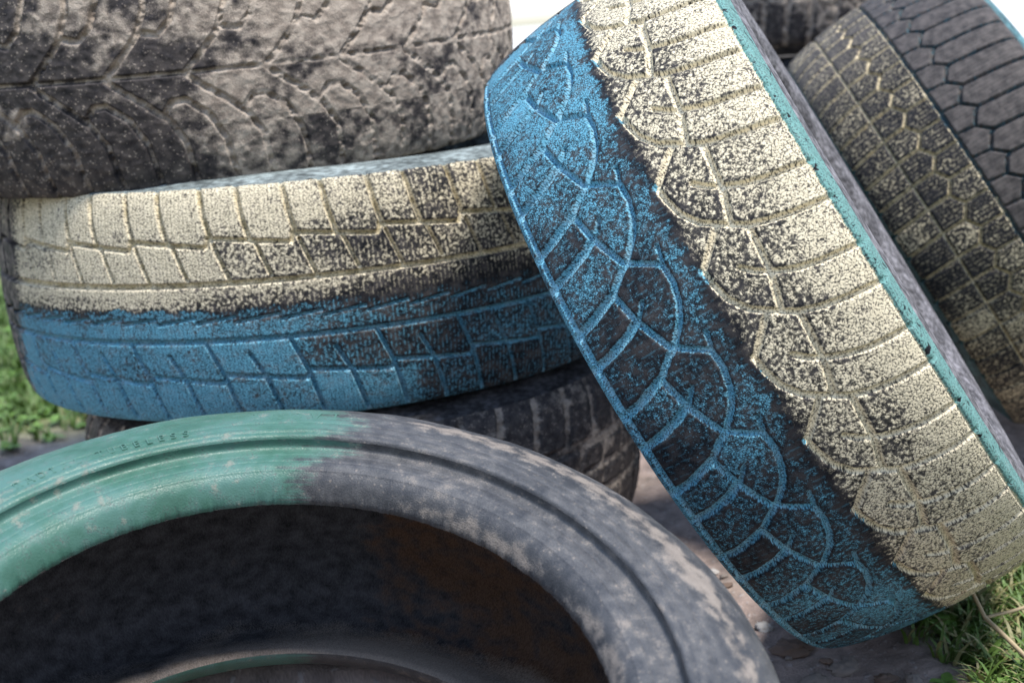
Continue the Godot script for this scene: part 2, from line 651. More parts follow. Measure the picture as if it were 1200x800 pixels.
# ------------------------------------------------------------------ painted treads
# zone_of(theta, w) -> [paint 0..: 0 bare, 1 first, 2 second, 3 third ; wear 0..1 ; dust 0..1]
func paint_tread(c: Dictionary, tile: Dictionary) -> Material:
	var w: int = c.get("tex_w", 2048)
	var step := 2048 / w
	var h: int = c.tex_h
	var rgb := PackedByteArray()
	rgb.resize(w * h * 3)
	var hg := PackedByteArray()
	hg.resize(w * h)
	var rg := PackedByteArray()
	rg.resize(w * h)
	var A: float = c.band
	var hwp: float = c.hwp
	var sd: PackedFloat32Array = tile.sd
	var comp: PackedInt32Array = tile.comp
	var off: PackedInt32Array = tile.off
	var ring: PackedByteArray = tile.ring
	var pit := PackedInt32Array()
	pit.resize(w)
	var cols := PackedInt32Array()
	cols.resize(w)
	var mm := PackedFloat32Array()
	mm.resize(w)
	for i in w:
		var theta := (float(i) / w - 0.5) * PI
		var t: float = -theta * c.N / TAU + c.phase
		pit[i] = int(floor(t))
		cols[i] = int((t - floor(t)) * TW) % TW
		mm[i] = theta * c.R * 1000.0
	# a coarse map of what was painted where and how far it is worn
	var cw := 129
	var ch := 65
	var mz := PackedFloat32Array(); mz.resize(cw * ch)
	var mb := PackedFloat32Array(); mb.resize(cw * ch)
	var md := PackedFloat32Array(); md.resize(cw * ch)
	var zone: Callable = c.zone
	for j in ch:
		for i in cw:
			var r: Array = zone.call((float(i) / (cw - 1) - 0.5) * PI, lerpf(-A, A, float(j) / (ch - 1)) / hwp)
			mz[j * cw + i] = r[0]
			mb[j * cw + i] = r[1]
			md[j * cw + i] = r[2]
	var border: Callable = c.border
	var p1: Color = c.paint1
	var p2: Color = c.paint2
	var p3: Color = c.paint3
	var c1 := Vector3(p1.r, p1.g, p1.b)
	var c2 := Vector3(p2.r, p2.g, p2.b)
	var c3 := Vector3(p3.r, p3.g, p3.b)
	var grime: Color = c.grime
	var cg := Vector3(grime.r, grime.g, grime.b)
	var rub := Vector3(0.012, 0.013, 0.0165)
	var sipe_k: float = c.sipe_k
	var near_w: float = c.near
	var grimy: int = c.grimy
	var film_v: float = c.get("film_v", 1.0)
	var dust := Vector3(0.27, 0.235, 0.215)
	var sipe_p: float = c.sipe
	var edge3: float = c.edge3
	var lut := PackedByteArray()
	lut.resize(1024)
	for k in 1024:
		lut[k] = int(clampf(Color(k / 1023.0, 0, 0).linear_to_srgb().r * 255.0 + 0.5, 0, 255))
	var sx: int = c.shift
	for j in h:
		var a := lerpf(-A, A, (j + 0.5) / h)
		var ww := a / hwp
		var trow := clampi(int((ww + WM) / (2 * WM) * TH), 0, TH - 1) * TW
		var amm := a * 1000.0
		var cy := clampf((j + 0.5) / h * (ch - 1), 0, ch - 1.001)
		var cj := int(cy)
		var fy := cy - cj
		var nrow := posmod(j * step + sx, NY) * NX
		var tri := absf(fposmod(amm / 2.6, 1.0) - 0.5) * 1.1
		for i in w:
			var n := nrow + ((i * step + sx) & 2047)
			var s := sd[trow + cols[i]]
			var ck := crack_a[n]
			var lo := (low_n[n] - 128) / 128.0
			var mi := (mid_n[n] - 128) / 128.0
			var gr := (grain_n[n] - 128) / 128.0
			var cx := float(i) / w * (cw - 1)
			var ci := int(cx)
			var fx := cx - ci
			var co := cj * cw + ci
			var wear := lerpf(lerpf(mb[co], mb[co + 1], fx), lerpf(mb[co + cw], mb[co + cw + 1], fx), fy)
			var du := lerpf(lerpf(md[co], md[co + 1], fx), lerpf(md[co + cw], md[co + cw + 1], fx), fy)
			var cover := lerpf(lerpf(mz[co], mz[co + 1], fx), lerpf(mz[co + cw], mz[co + cw + 1], fx), fy)
			# which paint
			var wn := ww + lo * 0.03 + mi * 0.035 + gr * 0.008
			var col := c1
			var kind := 1
			if wn > 0.0:
				col = c2
				kind = 2
			if (ww + gr * .004 + mi * .006) * edge3 > edge3 * edge3:
				col = c3
				kind = 3
			var near := absf(wn)
			var fine: bool = kind == c.fine
			if fine:
				ck = crack_b[n]
			var cv := (cell_b[n] if fine else cell_a[n]) / 255.0
			# how much is left: grooves keep their paint, block tops lose it chip by chip
			var top := clampf((s + 0.2) / 1.0, 0.0, 1.0)
			var tq := trow + cols[i]
			var cb := comp[tq]
			var we := wear + lo * 0.26 + mi * 0.20
			if cb >= 0:
				if ring[cb] == 0:
					we += float(((cb * 7919 + (pit[i] - off[tq]) * 104729) & 1023) % 97) / 97.0 * 0.30 - 0.15
				if s > 0.5 and s < 2.2:
					we += 0.16
			if near < near_w and kind != 3:
				we += (near_w - near) * 8.0
			we *= top
			if s < 0.35:
				we = maxf(we, -0.1 + mi * 0.25 + (1.0 - cover) * 1.2)
			else:
				we += (1.0 - cover) * 1.2
			we = clampf(we, 0.0, 1.25)
			var thr := 9.0 + 20.0 * we + gr * 12.0
			var p := clampf((ck - thr) / 18.0, 0.0, 1.0)
			var fl := flake_n[n] + gr * 20.0
			var left := (0.34 * cv + 0.50 * (fl * 0.0063 - 0.3) + 0.16 * (0.5 + gr * 0.75)) if not fine else (0.22 * cv + 0.36 * (fl * 0.0063 - 0.3) + 0.42 * (0.5 + gr * 0.75))
			var need := we * 0.94 - 0.10
			p *= clampf((left - need) / 0.30, 0.0, 1.0)
			# a thin stain of paint stays in the pores of the worn rubber
			p = maxf(p, clampf((left - need + 0.25) * 0.3, 0.0, 0.04))
			if kind == 3:
				p = clampf((ck - 6.0) / 10.0, 0.0, 1.0) if mi > -0.62 else 0.0
			# sipes cut into the tops
			var sip := 0.0
			if sipe_p > 0.0 and s > 0.8 and kind != 3:
				var f := (mm[i] + (tri if kind != c.straight else 0.3) * sipe_p * 0.5) / sipe_p
				f -= floor(f)
				if f < 0.24:
					sip = sipe_k
					if we > 0.35:
						p = maxf(p, clampf((fl - 112.0) / 22.0, 0.0, 0.9) * sipe_k * clampf(2.0 - we * 1.5, 0.0, 1.0))
					else:
						p *= 1.0 - 0.3 * sip
			var tone := 1.0 + gr * 0.10 + mi * 0.10 + (cv - 0.5) * 0.10
			var rv := rub * (1.0 + gr * 0.35 + mi * 0.3)
			var film := clampf(du * (0.35 + mi * film_v + gr * 0.5 * film_v), 0.0, 1.0)
			rv = rv.lerp(dust, film)
			if sip > 0.0:
				rv *= 1.0 - 0.4 * sip
			var pv := (col * tone).lerp(rub, 0.12 * top)
			# grime lies in the grooves in streaks
			if s < 0.4:
				var gm := clampf(0.25 + mi * 0.9 + gr * 0.4, 0.0, 0.8) * clampf(0.4 - s, 0.0, 1.0)
				if kind == grimy:
					pv = pv.lerp(cg, gm)
				elif fine:
					pv = pv.lerp(Vector3(.27, .46, .56), clampf(0.34 + mi * 0.5 + gr * 0.3, 0.0, 0.6))
			var pd := clampf(du * (mi * 1.3 + gr * 0.5 - 0.1), 0.0, 0.8)
			pv = pv.lerp(dust, pd)
			var v := rv.lerp(pv, p)
			var o := j * w + i
			rgb[o * 3] = lut[int(clampf(v.x, 0, 1) * 1023)]
			rgb[o * 3 + 1] = lut[int(clampf(v.y, 0, 1) * 1023)]
			rgb[o * 3 + 2] = lut[int(clampf(v.z, 0, 1) * 1023)]
			hg[o] = int(clampf(70.0 + p * (70.0 + minf(ck, 120.0) * 0.35) + gr * 16.0 + mi * 14.0 - sip * 28.0 + film * 40.0, 0, 255))
			rg[o] = int(clampf(150.0 + p * 10.0 + film * 60.0 + gr * 22.0 + mi * 20.0, 0, 255))
	return tex_material(rgb, hg, rg, w, h, c.relief)


func paint_muddy(c: Dictionary, tile: Dictionary) -> Material:
	var w: int = c.tex_w
	var h: int = c.tex_h
	var rgb := PackedByteArray(); rgb.resize(w * h * 3)
	var hg := PackedByteArray(); hg.resize(w * h)
	var rg := PackedByteArray(); rg.resize(w * h)
	var A: float = c.band
	var sd: PackedFloat32Array = tile.sd
	var zone: Callable = c.zone
	var cols := PackedInt32Array(); cols.resize(w)
	for i in w:
		var t: float = -(float(i) / w - 0.5) * PI * c.N / TAU + c.phase
		cols[i] = int((t - floor(t)) * TW) % TW
	var lut := PackedByteArray()
	lut.resize(1024)
	for k in 1024:
		lut[k] = int(clampf(Color(k / 1023.0, 0, 0).linear_to_srgb().r * 255.0 + 0.5, 0, 255))
	var rub := Vector3(0.014, 0.015, 0.021)
	var d1: Vector3 = c.dirt1
	var d2: Vector3 = c.dirt2
	var sx: int = c.shift
	var step := 2048 / w
	var mudrow := PackedFloat32Array(); mudrow.resize(65)
	for j in h:
		var a := lerpf(-A, A, (j + 0.5) / h)
		var ww: float = a / c.hwp
		var trow := clampi(int((ww + WM) / (2 * WM) * TH), 0, TH - 1) * TW
		var nrow := posmod(j * step + sx, NY) * NX
		for k in 65:
			mudrow[k] = zone.call((k / 64.0 - 0.5) * PI, ww)
		for i in w:
			var n := nrow + ((i * step + sx) & 2047)
			var s := sd[trow + cols[i]]
			var lo := (low_n[n] - 128) / 128.0
			var mi := (mid_n[n] - 128) / 128.0
			var gr := (grain_n[n] - 128) / 128.0
			var ck := crack_b[n] / 255.0
			var fx := float(i) / w * 64.0
			var k := int(fx)
			var mud := lerpf(mudrow[k], mudrow[k + 1], fx - k)
			var grv := clampf(0.3 - s * 0.5, 0.0, 1.0)
			var m := mud + lo * 0.8 + mi * 0.36 + gr * 0.14 + grv * 0.8
			var p := clampf((m - 0.42) * 1.9, 0.0, 1.0)
			# loose grains on the bare rubber
			var spk := 0.0
			if p < 0.5 and cell_b[n] > 205 and ck > 0.3 - mi * 0.2:
				spk = 0.55
			var dv := d1.lerp(d2, clampf(0.5 + mi * 0.9 + gr * 0.5, 0.0, 1.0)) * (1.0 + gr * 0.22 + (ck - 0.3) * 0.25)
			var rv := rub * (1.0 + gr * 0.3 + mi * 0.3)
			rv = rv.lerp(d1, clampf(0.20 + 0.16 * mi + 0.10 * gr, 0.0, 1.0))
			var v := rv.lerp(dv, maxf(p, spk))
			var o := j * w + i
			rgb[o * 3] = lut[int(clampf(v.x, 0, 1) * 1023)]
			rgb[o * 3 + 1] = lut[int(clampf(v.y, 0, 1) * 1023)]
			rgb[o * 3 + 2] = lut[int(clampf(v.z, 0, 1) * 1023)]
			hg[o] = int(clampf(60.0 + p * (90.0 + mi * 70.0 + gr * 45.0) + spk * 40.0 + gr * 10.0, 0, 255))
			rg[o] = int(clampf(130.0 + maxf(p, spk) * 105.0 + gr * 25.0 + mi * 25.0, 0, 255))
	return tex_material(rgb, hg, rg, w, h, c.relief)


# ------------------------------------------------------------------ the tyres
func build_tyres() -> void:
	var liner := rubber(Color(0.09, 0.088, 0.092), 0.75)
	var grey := rubber(Color(0.13, 0.125, 0.135), 0.7)
	var dark := rubber(Color(0.045, 0.045, 0.05), 0.6)
	var teal := rubber(Color(0.10, 0.30, 0.29), 0.6)
	var pale_teal := rubber(Color(0.165, 0.195, 0.195), 0.8)
	var cream := Color(0.74, 0.655, 0.475)
	var blue := Color(0.125, 0.365, 0.50)

	# the big leaning one
	var t4 := {
		"at": Vector3(.2144, .2892, -1.1492), "axis": Vector3(.8623, .4754, .1746), "R": .2856, "hw": .0928, "hwp": .0928, "drop": .010, "bul": .009, "rb": .18,
		"wrap": .031, "fade": 1.02, "N": 28.0, "phase": 0.0, "depth": .0040, "step": .001, "dense": 1.5, "view": 1.42, "tex_h": 560,
		"label": "large leaning tyre with domed tread blocks, half blue and half cream",
		"paint1": blue, "paint2": cream, "paint3": Color(.135, .285, .27), "edge3": 1.015, "fine": 1, "grimy": 0, "straight": 1, "sipe": 4.6,
		"grime": Color(.42, .35, .2), "shift": 0, "sipe_k": .3, "near": .075, "relief": .08, "border": func(_t): return 0.0,
		"zone": func(t, w):
			var cover := smoothstep(1.36, 1.2, t) if w > -0.6 else smoothstep(1.3, 1.12, t)
			var wear := 0.0
			if w < 0.0:
				wear = lerpf(0.64, 0.24, smoothstep(0.15, 0.85, t)) - 0.25 * smoothstep(-0.45, -0.95, t)
				wear += 0.12 * smoothstep(-0.3, -0.7, w) * smoothstep(0.5, 0.1, t)
				if w < -0.97:
					wear = minf(wear, 0.1)
			else:
				wear = lerpf(0.50, 0.04, smoothstep(0.5, 0.95, w)) - 0.18 * smoothstep(0.35, 0.95, t) - 0.2 * smoothstep(-0.45, -0.9, t)
			return [cover, wear, 0.10 + 0.35 * smoothstep(1.05, 1.3, t) + 0.2 * smoothstep(-0.6, -1.0, t) * float(w > 0.0)],
	}
	build_tyre(t4, pattern_domes(), paint_tread, {"wall": grey, "liner": liner})

	# flat in the middle of the pile
	var t2 := {
		"at": Vector3(-.192, .3046, -1.541), "axis": Vector3(0, 1, 0), "R": .338, "hw": .1003, "hwp": .0941, "drop": .010, "bul": .008, "rb": .20,
		"wrap": .010, "N": 28.0, "phase": 0.0, "depth": .0055, "step": .0011, "dense": 1.5, "view": 1.42, "tex_h": 512,
		"label": "tyre lying flat under the muddy one, cream upper half and blue lower half",
		"paint1": blue, "paint2": cream, "paint3": Color(.175, .21, .21), "edge3": 1.13, "fine": 1, "grimy": 2, "straight": 0, "sipe": 3.9,
		"grime": Color(.36, .29, .13), "shift": 300, "sipe_k": .9, "near": .05, "relief": .08, "border": func(_t): return 0.0,
		"zone": func(t, w):
			var cover := smoothstep(1.17, 1.03, t + 0.08 * w)
			var wear := lerpf(0.02, 0.75, smoothstep(0.55, -0.35, t)) if w > 0.0 else lerpf(0.16, 0.74, smoothstep(0.45, -0.4, t))
			if w > 0.75:
				wear -= 0.2
			if w < -0.72 and t > -0.2:
				wear -= 0.3
			if absf(w) < 0.13:
				wear += 0.3
			return [cover, wear, 0.16 + 0.7 * smoothstep(1.0, 1.2, t)],
	}
	build_tyre(t2, pattern_rib(), paint_tread, {"wall": pale_teal, "liner": liner})

	# leaning at the back
	var t5 := {
		"at": Vector3(.5644, .275, -1.6722), "axis": Vector3(.856, .4929, .1563), "R": .266, "hw": .0985, "hwp": .0985, "drop": .010, "bul": .018, "rb": .17,
		"wrap": .012, "N": 57.0, "phase": 0.03, "depth": .0058, "step": .0012, "dense": 1.5, "view": 1.42, "tex_w": 1024, "tex_h": 256,
		"label": "leaning tyre with small hexagonal blocks, half worn cream and half bare black",
		"paint1": Color(.66, .57, .39), "paint2": Color(.05, .10, .125), "paint3": Color(.06, .14, .15), "edge3": -1.08, "fine": 0, "grimy": 1, "straight": 0, "sipe": 4.4,
		"grime": Color(.56, .46, .27), "shift": 900, "sipe_k": .7, "film_v": .22, "near": .02, "relief": .08, "border": func(_t): return 0.0,
		"zone": func(t, w):
			if w < 0.012:
				return [1.0, lerpf(0.80, 0.55, smoothstep(-0.1, -0.6, t)), 0.08 + 0.4 * smoothstep(0.55, 1.0, t)]
			return [0.55, 1.15, 0.7],
	}
	build_tyre(t5, pattern_hex(), paint_tread, {"wall": rubber(Color(.05, .12, .135), .6), "liner": liner})

	# muddy one on top
	var t3 := {
		"at": Vector3(-.3, .526, -1.57), "axis": Vector3(0, .9988, .0499), "R": .33, "hw": .1, "hwp": .1, "drop": .012, "bul": .010, "rb": .2,
		"wrap": .012, "N": 30.0, "gw": 1.25, "phase": 0.3, "depth": .0075, "step": .0011, "dense": 1.5, "view": 1.42, "tex_w": 2048, "tex_h": 512,
		"label": "unpainted black tyre caked with dry brown mud, lying on top of the pile",
		"dirt1": Vector3(.225, .187, .155), "dirt2": Vector3(.385, .33, .275), "shift": 500, "relief": .17, "lump": .0010, "caked": .9, "fill": .5,
		"zone": func(t, w): return lerpf(0.24, 1.0, smoothstep(0.16, -0.16, t)) + 0.22 * smoothstep(0.1, 0.6, w) - 0.28 * smoothstep(-0.3, -0.85, w),
	}
	build_tyre(t3, pattern_arcs(), paint_muddy, {"wall": grey, "liner": liner})

	# dark one on the ground under the pile
	var t6 := {
		"at": Vector3(-.165, .098, -1.49), "axis": Vector3(0, 1, 0), "R": .295, "hw": .078, "hwp": .078, "drop": .010, "bul": .019, "rb": .19,
		"wrap": .010, "N": 22.0, "phase": 0.2, "depth": .005, "step": .002, "dense": 1.5, "view": 1.42, "tex_w": 1024, "tex_h": 256,
		"label": "dark dusty tyre lying on the ground under the blue and cream tyre",
		"dirt1": Vector3(.20, .17, .145), "dirt2": Vector3(.32, .275, .235), "shift": 120, "relief": .2, "lump": .001, "fill": .5,
		"gw": 1.9, "zone": func(_t, _w): return 0.10,
	}
	build_tyre(t6, pattern_blocks(), paint_muddy, {"wall": dark, "liner": liner})

	# stack far behind
	var t7 := t6.duplicate()
	t7.merge({"at": Vector3(.502, .556, -2.205), "N": 24.0, "shift": 700, "R": .252, "rb": .16, "hw": .091, "hwp": .091, "step": .003, "zone": func(_t, _w): return 0.42,
		"label": "dusty grey tyre lying on top of the stack behind the leaning tyres"}, true)
	build_tyre(t7, pattern_blocks(), paint_muddy, {"wall": grey, "liner": liner})
	var t8 := t7.duplicate()
	t8.merge({"at": Vector3(.515, .334, -2.200), "shift": 40, "label": "dark tyre in the middle of the stack behind the leaning tyres"}, true)
	build_tyre(t8, pattern_blocks(), paint_muddy, {"wall": dark, "liner": liner})
	var t9 := t7.duplicate()
	t9.merge({"at": Vector3(.495, .111, -2.215), "shift": 240, "label": "dark tyre at the bottom of the stack behind the leaning tyres"}, true)
	build_tyre(t9, pattern_blocks(), paint_muddy, {"wall": dark, "liner": liner})

	build_front_tyre()


# the tyre in front, lying tilted with its sidewall up, half of it painted green
func build_front_tyre() -> void:
	var axis := Vector3(.1154, .9429, .3126).normalized()
	var c := Vector3(-.1372, .2064, -.645)
	var mid := c - axis * .0675
	# angle 0 points away from the camera, to the far rim that is in view
	var root := tyre_root(mid, axis, mid * 2.0 - Vector3(0, 0.525, 0))
	describe(root, "tyre lying tilted with its sidewall up, part painted green and part bare and sandy", "tyre", "old tyres in the heap")
	var Z := .0675
	var wall := PackedVector2Array([Vector2(Z - .012, .2630), Vector2(Z, .2612), Vector2(Z + .0075, .2555), Vector2(Z + .0125, .2475), Vector2(Z + .0165, .236), Vector2(Z + .0185, .224), Vector2(Z + .0192, .2165), Vector2(Z + .0192, .2120), Vector2(Z + .0188, .2096), Vector2(Z + .0172, .2085)])
	var bead := PackedVector2Array([Vector2(Z + .0172, .2085), Vector2(Z + .0140, .2084), Vector2(Z + .0118, .2076), Vector2(Z + .0110, .2055), Vector2(Z + .0108, .2010), Vector2(Z + .0114, .1960), Vector2(Z + .0118, .1915), Vector2(Z + .0106, .1865), Vector2(Z + .0070, .1815), Vector2(Z + .0018, .1780), Vector2(Z - .0040, .1757), Vector2(Z - .0075, .1757)])
	var mats := paint_front()
	var th := angles(1.75, 0.0028, 0.03)
	var none_i := PackedInt32Array()
	var rows := spline(wall, .0009)
	var disp := PackedFloat32Array()
	disp.resize(th.size() * rows.size())
	for j in rows.size():
		var r := rows[j].y
		# two fine moulded lines round the wall
		var g := 0.0
		g -= 0.0008 * exp(-pow((r - .2245) / .0006, 2.0))
		g += 0.0006 * exp(-pow((r - .2150) / .0005, 2.0))
		g -= 0.0005 * exp(-pow((r - .2185) / .0004, 2.0))
		g -= 0.0004 * exp(-pow((r - .2400) / .0005, 2.0))
		g -= 0.0007 * exp(-pow((r - .2134) / .0005, 2.0))
		for i in th.size():
			var col := int(clampf(th[i] / PI + .5, 0, .999) * NX)
			disp[j * th.size() + i] = g + .0007 * (low_n[(j * 3) % NY * NX + col] - 128) / 128.0
	part(root, "sidewall", grid_meshes(th, rows, disp, none_i, .75, 0, 1)[-1], mats[0])
	var rows2 := spline(bead, .0007)
	var disp2 := PackedFloat32Array()
	disp2.resize(th.size() * rows2.size())
	for j in rows2.size():
		var f := float(j) / rows2.size()
		for i in th.size():
			var col := int(clampf(th[i] / PI + .5, 0, .999) * NX)
			var rag := (grain_n[col * 1] - 128) / 128.0 * .0004 + (mid_n[300 * NX + col] - 128) / 128.0 * .0008
			disp2[j * th.size() + i] = rag * smoothstep(.8, 1.0, f) - .0007 * exp(-pow((f - .40) / .012, 2.0)) + .0004 * exp(-pow((f - .55) / .012, 2.0)) - .0004 * exp(-pow((f - .25) / .010, 2.0))
	part(root, "bead", grid_meshes(th, rows2, disp2, none_i, .75, 0, 1)[-1], mats[1])
	# inside, then the lower wall, then the outer tread
	var inside := PackedVector2Array([Vector2(Z - .0075, .1757), Vector2(Z - .0085, .1775), Vector2(Z - .004, .19), Vector2(Z + .006, .215), Vector2(Z + .002, .24), Vector2(Z - .018, .2485), Vector2(Z * .5, .2500), Vector2(0, .2505)])
	var full := spline(inside, .004)
	var back := mirrored(full)
	back.remove_at(0)
	full.append_array(back)
	part(root, "inner_liner", grid_meshes(angles(1.75, .015, .04), full, PackedFloat32Array(), none_i, .75, 0, 1)[-1], mats[2])
	part(root, "bead", grid_meshes(angles(1.75, .012, .04), spline(mirrored(bead), .0015), PackedFloat32Array(), none_i, .75, 1, 0)[-1], mats[1])
	part(root, "sidewall", grid_meshes(angles(1.75, .02, .04), spline(mirrored(wall), .003), PackedFloat32Array(), none_i, .75, 1, 0)[-1], mats[0])
	var tile := raster(pattern_blocks(), TAU * .263 / 34.0 * 1000.0, 58.0)
	var half := spline(PackedVector2Array([Vector2(0, .266), Vector2(.02, .2658), Vector2(.042, .2648), Vector2(Z - .012, .2630)]), .002)
	var cfg := {"dense": 1.5, "step": .0025, "R": .263, "band": Z - .012, "hwp": .058, "N": 34.0, "phase": 0.0, "depth": .005, "view": 0.0}
	add_tread(root, cfg, tile, rubber(Color(.05, .05, .055), .6), half)
	# moulded letters
	var sw := root.get_node("sidewall")
	var paint := StandardMaterial3D.new()
	paint.albedo_color = Color(.05, .128, .10).linear_to_srgb()
	paint.roughness = .55
	arc_text(sw, "INOVI", .2335, Z + .0168, .03, .0095, paint, 1.3)
	arc_text(sw, "RADIAL", .2215, Z + .0189, -.63, .0060, paint, 1.25)
	arc_text(sw, "TUBELESS", .2215, Z + .0189, -.40, .0060, paint, 1.25)


func arc_text(parent: Node, text: String, r: float, z: float, start: float, size: float, m: Material, space: float) -> void:
	var font := SystemFont.new()
	font.font_names = PackedStringArray(["Droid Sans"])
	var a := start
	for ch in text:
		var t := TextMesh.new()
		t.text = ch
		t.font = font
		t.font_size = 16
		t.pixel_size = size / 12.0
		t.depth = .0009
		t.curve_step = 2.0
		var o := part(parent, "letter", t, m)
		# the tops of the letters point outwards
		var flat := Vector3(cos(a), 0, sin(a))
		var tilt := .18 if r > .23 else .04
		var out := flat * cos(tilt) - Vector3.UP * sin(tilt)
		var along := Vector3(-sin(a), 0, cos(a))
		o.transform = Transform3D(Basis(along, out, along.cross(out)), flat * r + Vector3(0, z, 0))
		a += size * space / r


func paint_front() -> Array:
	var out := []
	var lut := PackedByteArray()
	lut.resize(1024)
	for k in 1024:
		lut[k] = int(clampf(Color(k / 1023.0, 0, 0).linear_to_srgb().r * 255.0 + 0.5, 0, 255))
	var green := Vector3(.047, .124, .094)
	var rub := Vector3(.032, .034, .039)
	var sand := Vector3(.25, .21, .175)
	for which in 3:
		var w := 2048
		var h: int = [256, 128, 256][which]
		var rgb := PackedByteArray(); rgb.resize(w * h * 3)
		var hg := PackedByteArray(); hg.resize(w * h)
		var rg := PackedByteArray(); rg.resize(w * h)
		for j in h:
			var f := (j + .5) / h
			var nrow := posmod(j * (3 if which == 2 else 1) + which * 190, NY) * NX
			for i in w:
				var n := nrow + i
				var th := (float(i) / w - .5) * PI / .75
				var lo := (low_n[n] - 128) / 128.0
				var mi := (mid_n[n] - 128) / 128.0
				var gr := (grain_n[n] - 128) / 128.0
				var ck: float = crack_b[n]
				var o := j * w + i
				var brush := (mid_n[((j * 6 + 77) % NY) * NX + (i >> 3)] - 128) / 128.0
				var v: Vector3
				var hh := 90.0
				var ro := 150.0
				if which < 2:
					var g := clampf((.30 - th + lo * .10 + mi * .05 + gr * .03 + brush * .08 - (.12 * f if which == 1 else 0.0)) * 11.0, 0.0, 1.0)
					var film := clampf(.42 + lo * .4 + mi * .4 + gr * .35, 0.0, 1.0)
					v = rub.lerp(Vector3(.097, .096, .098), film) * (1.0 + gr * .25)
					# sand: a crust along the crest of the wall and grains all over
					var crest := exp(-pow((f - .53) / .13, 2.0)) if which == 0 else .1 + .5 * exp(-pow((f - .85) / .15, 2.0))
					var sd_ := crest * 1.0 * smoothstep(.34, .55, th) + lo * .55 + mi * .5 + gr * .15
					var p := clampf((sd_ - .45 + gr * .12) * 1.3, 0.0, .6)
					if cell_b[n] > 226 and ck > 66.0:
						p = maxf(p, .25 + mi * .4)
					if g > .6 and not (th < -.86 and mi > .15 and f > .7):
						p = clampf((mi + lo * .6 + gr * .3 - .72) * 2.0, 0.0, .4)
					var gp := green * (1.0 + gr * .12 + mi * .16 + lo * .2)
					gp = gp.lerp(Vector3(.072, .148, .138), clampf(.2 + lo * .8 + mi * .3, 0.0, .5))
					if g > .2 and ck < 12.0 + 10.0 * mi and mi > .05:
						g *= .35
					v = v.lerp(gp, g)
					v = v.lerp(sand * (1.0 + gr * .25 + mi * .15), p)
					hh = 80.0 + g * 25.0 + p * (60.0 + gr * 60.0) + gr * 30.0 + mi * 26.0 + minf(ck, 40.0) * .5
					ro = 125.0 + p * 100.0 - g * 15.0 + gr * 20.0 + mi * 25.0
				else:
					# inside: dark lining, rust-brown dirt on one side, dust on the lower wall
					v = Vector3(.05, .049, .053) * (1.0 + gr * .4 + mi * .5)
					var brown := clampf((smoothstep(.22, .42, th) * .9 + mi * .45 + lo * .5 - .45) * 1.6, 0.0, 1.0)
					v = v.lerp(Vector3(.085, .042, .020) * (1.0 + gr * .4), brown * .75)
					var low := clampf((smoothstep(.72, .95, f) * (.75 + smoothstep(.0, .5, th) * .4) + lo * .35 + gr * .12 - .40) * 1.5, 0.0, 1.0)
					v = v.lerp(Vector3(.25, .205, .17) * (1.0 + gr * .3), low * .85)
					hh = 90.0 + mi * 40.0 + gr * 25.0 + low * 40.0
					ro = 190.0 + low * 40.0
				rgb[o * 3] = lut[int(clampf(v.x, 0, 1) * 1023)]
				rgb[o * 3 + 1] = lut[int(clampf(v.y, 0, 1) * 1023)]
				rgb[o * 3 + 2] = lut[int(clampf(v.z, 0, 1) * 1023)]
				hg[o] = int(clampf(hh, 0, 255))
				rg[o] = int(clampf(ro, 0, 255))
		out.append(tex_material(rgb, hg, rg, w, h, .09, .4 if which < 2 else .15))
	return out


# ------------------------------------------------------------------ ground
func ground_height(x: float, z: float, n: FastNoiseLite) -> float:
	var d := Vector2(x, z + 1.2).length()
	var rough := smoothstep(14.0, 1.0, d)
	var y := -.006 + rough * (n.get_noise_2d(x * 9.0, z * 9.0) * .010 + n.get_noise_2d(x * 40.0, z * 40.0) * .0075) + .02 * smoothstep(2.0, 9.0, d) * n.get_noise_2d(x, z)
	# the mound that the front tyre lies on
	var axis := Vector3(.1154, .9429, .3126).normalized()
	var c := Vector3(-.1372, .2064, -.645) - axis * .156
	var under := c.y - (axis.x * (x - c.x) + axis.z * (z - c.z)) / axis.y
	var r := Vector2(x - c.x, z - c.z).length()
	if under <= 0.0:
		y = minf(y, lerpf(y, under - .004, smoothstep(.33, .27, r)))
	else:
		var ring := smoothstep(.13, .17, r) * smoothstep(.34, .245, r)
		y = lerpf(y, maxf(y, under - .003 - smoothstep(.19, .15, r) * .05), ring)
	return y


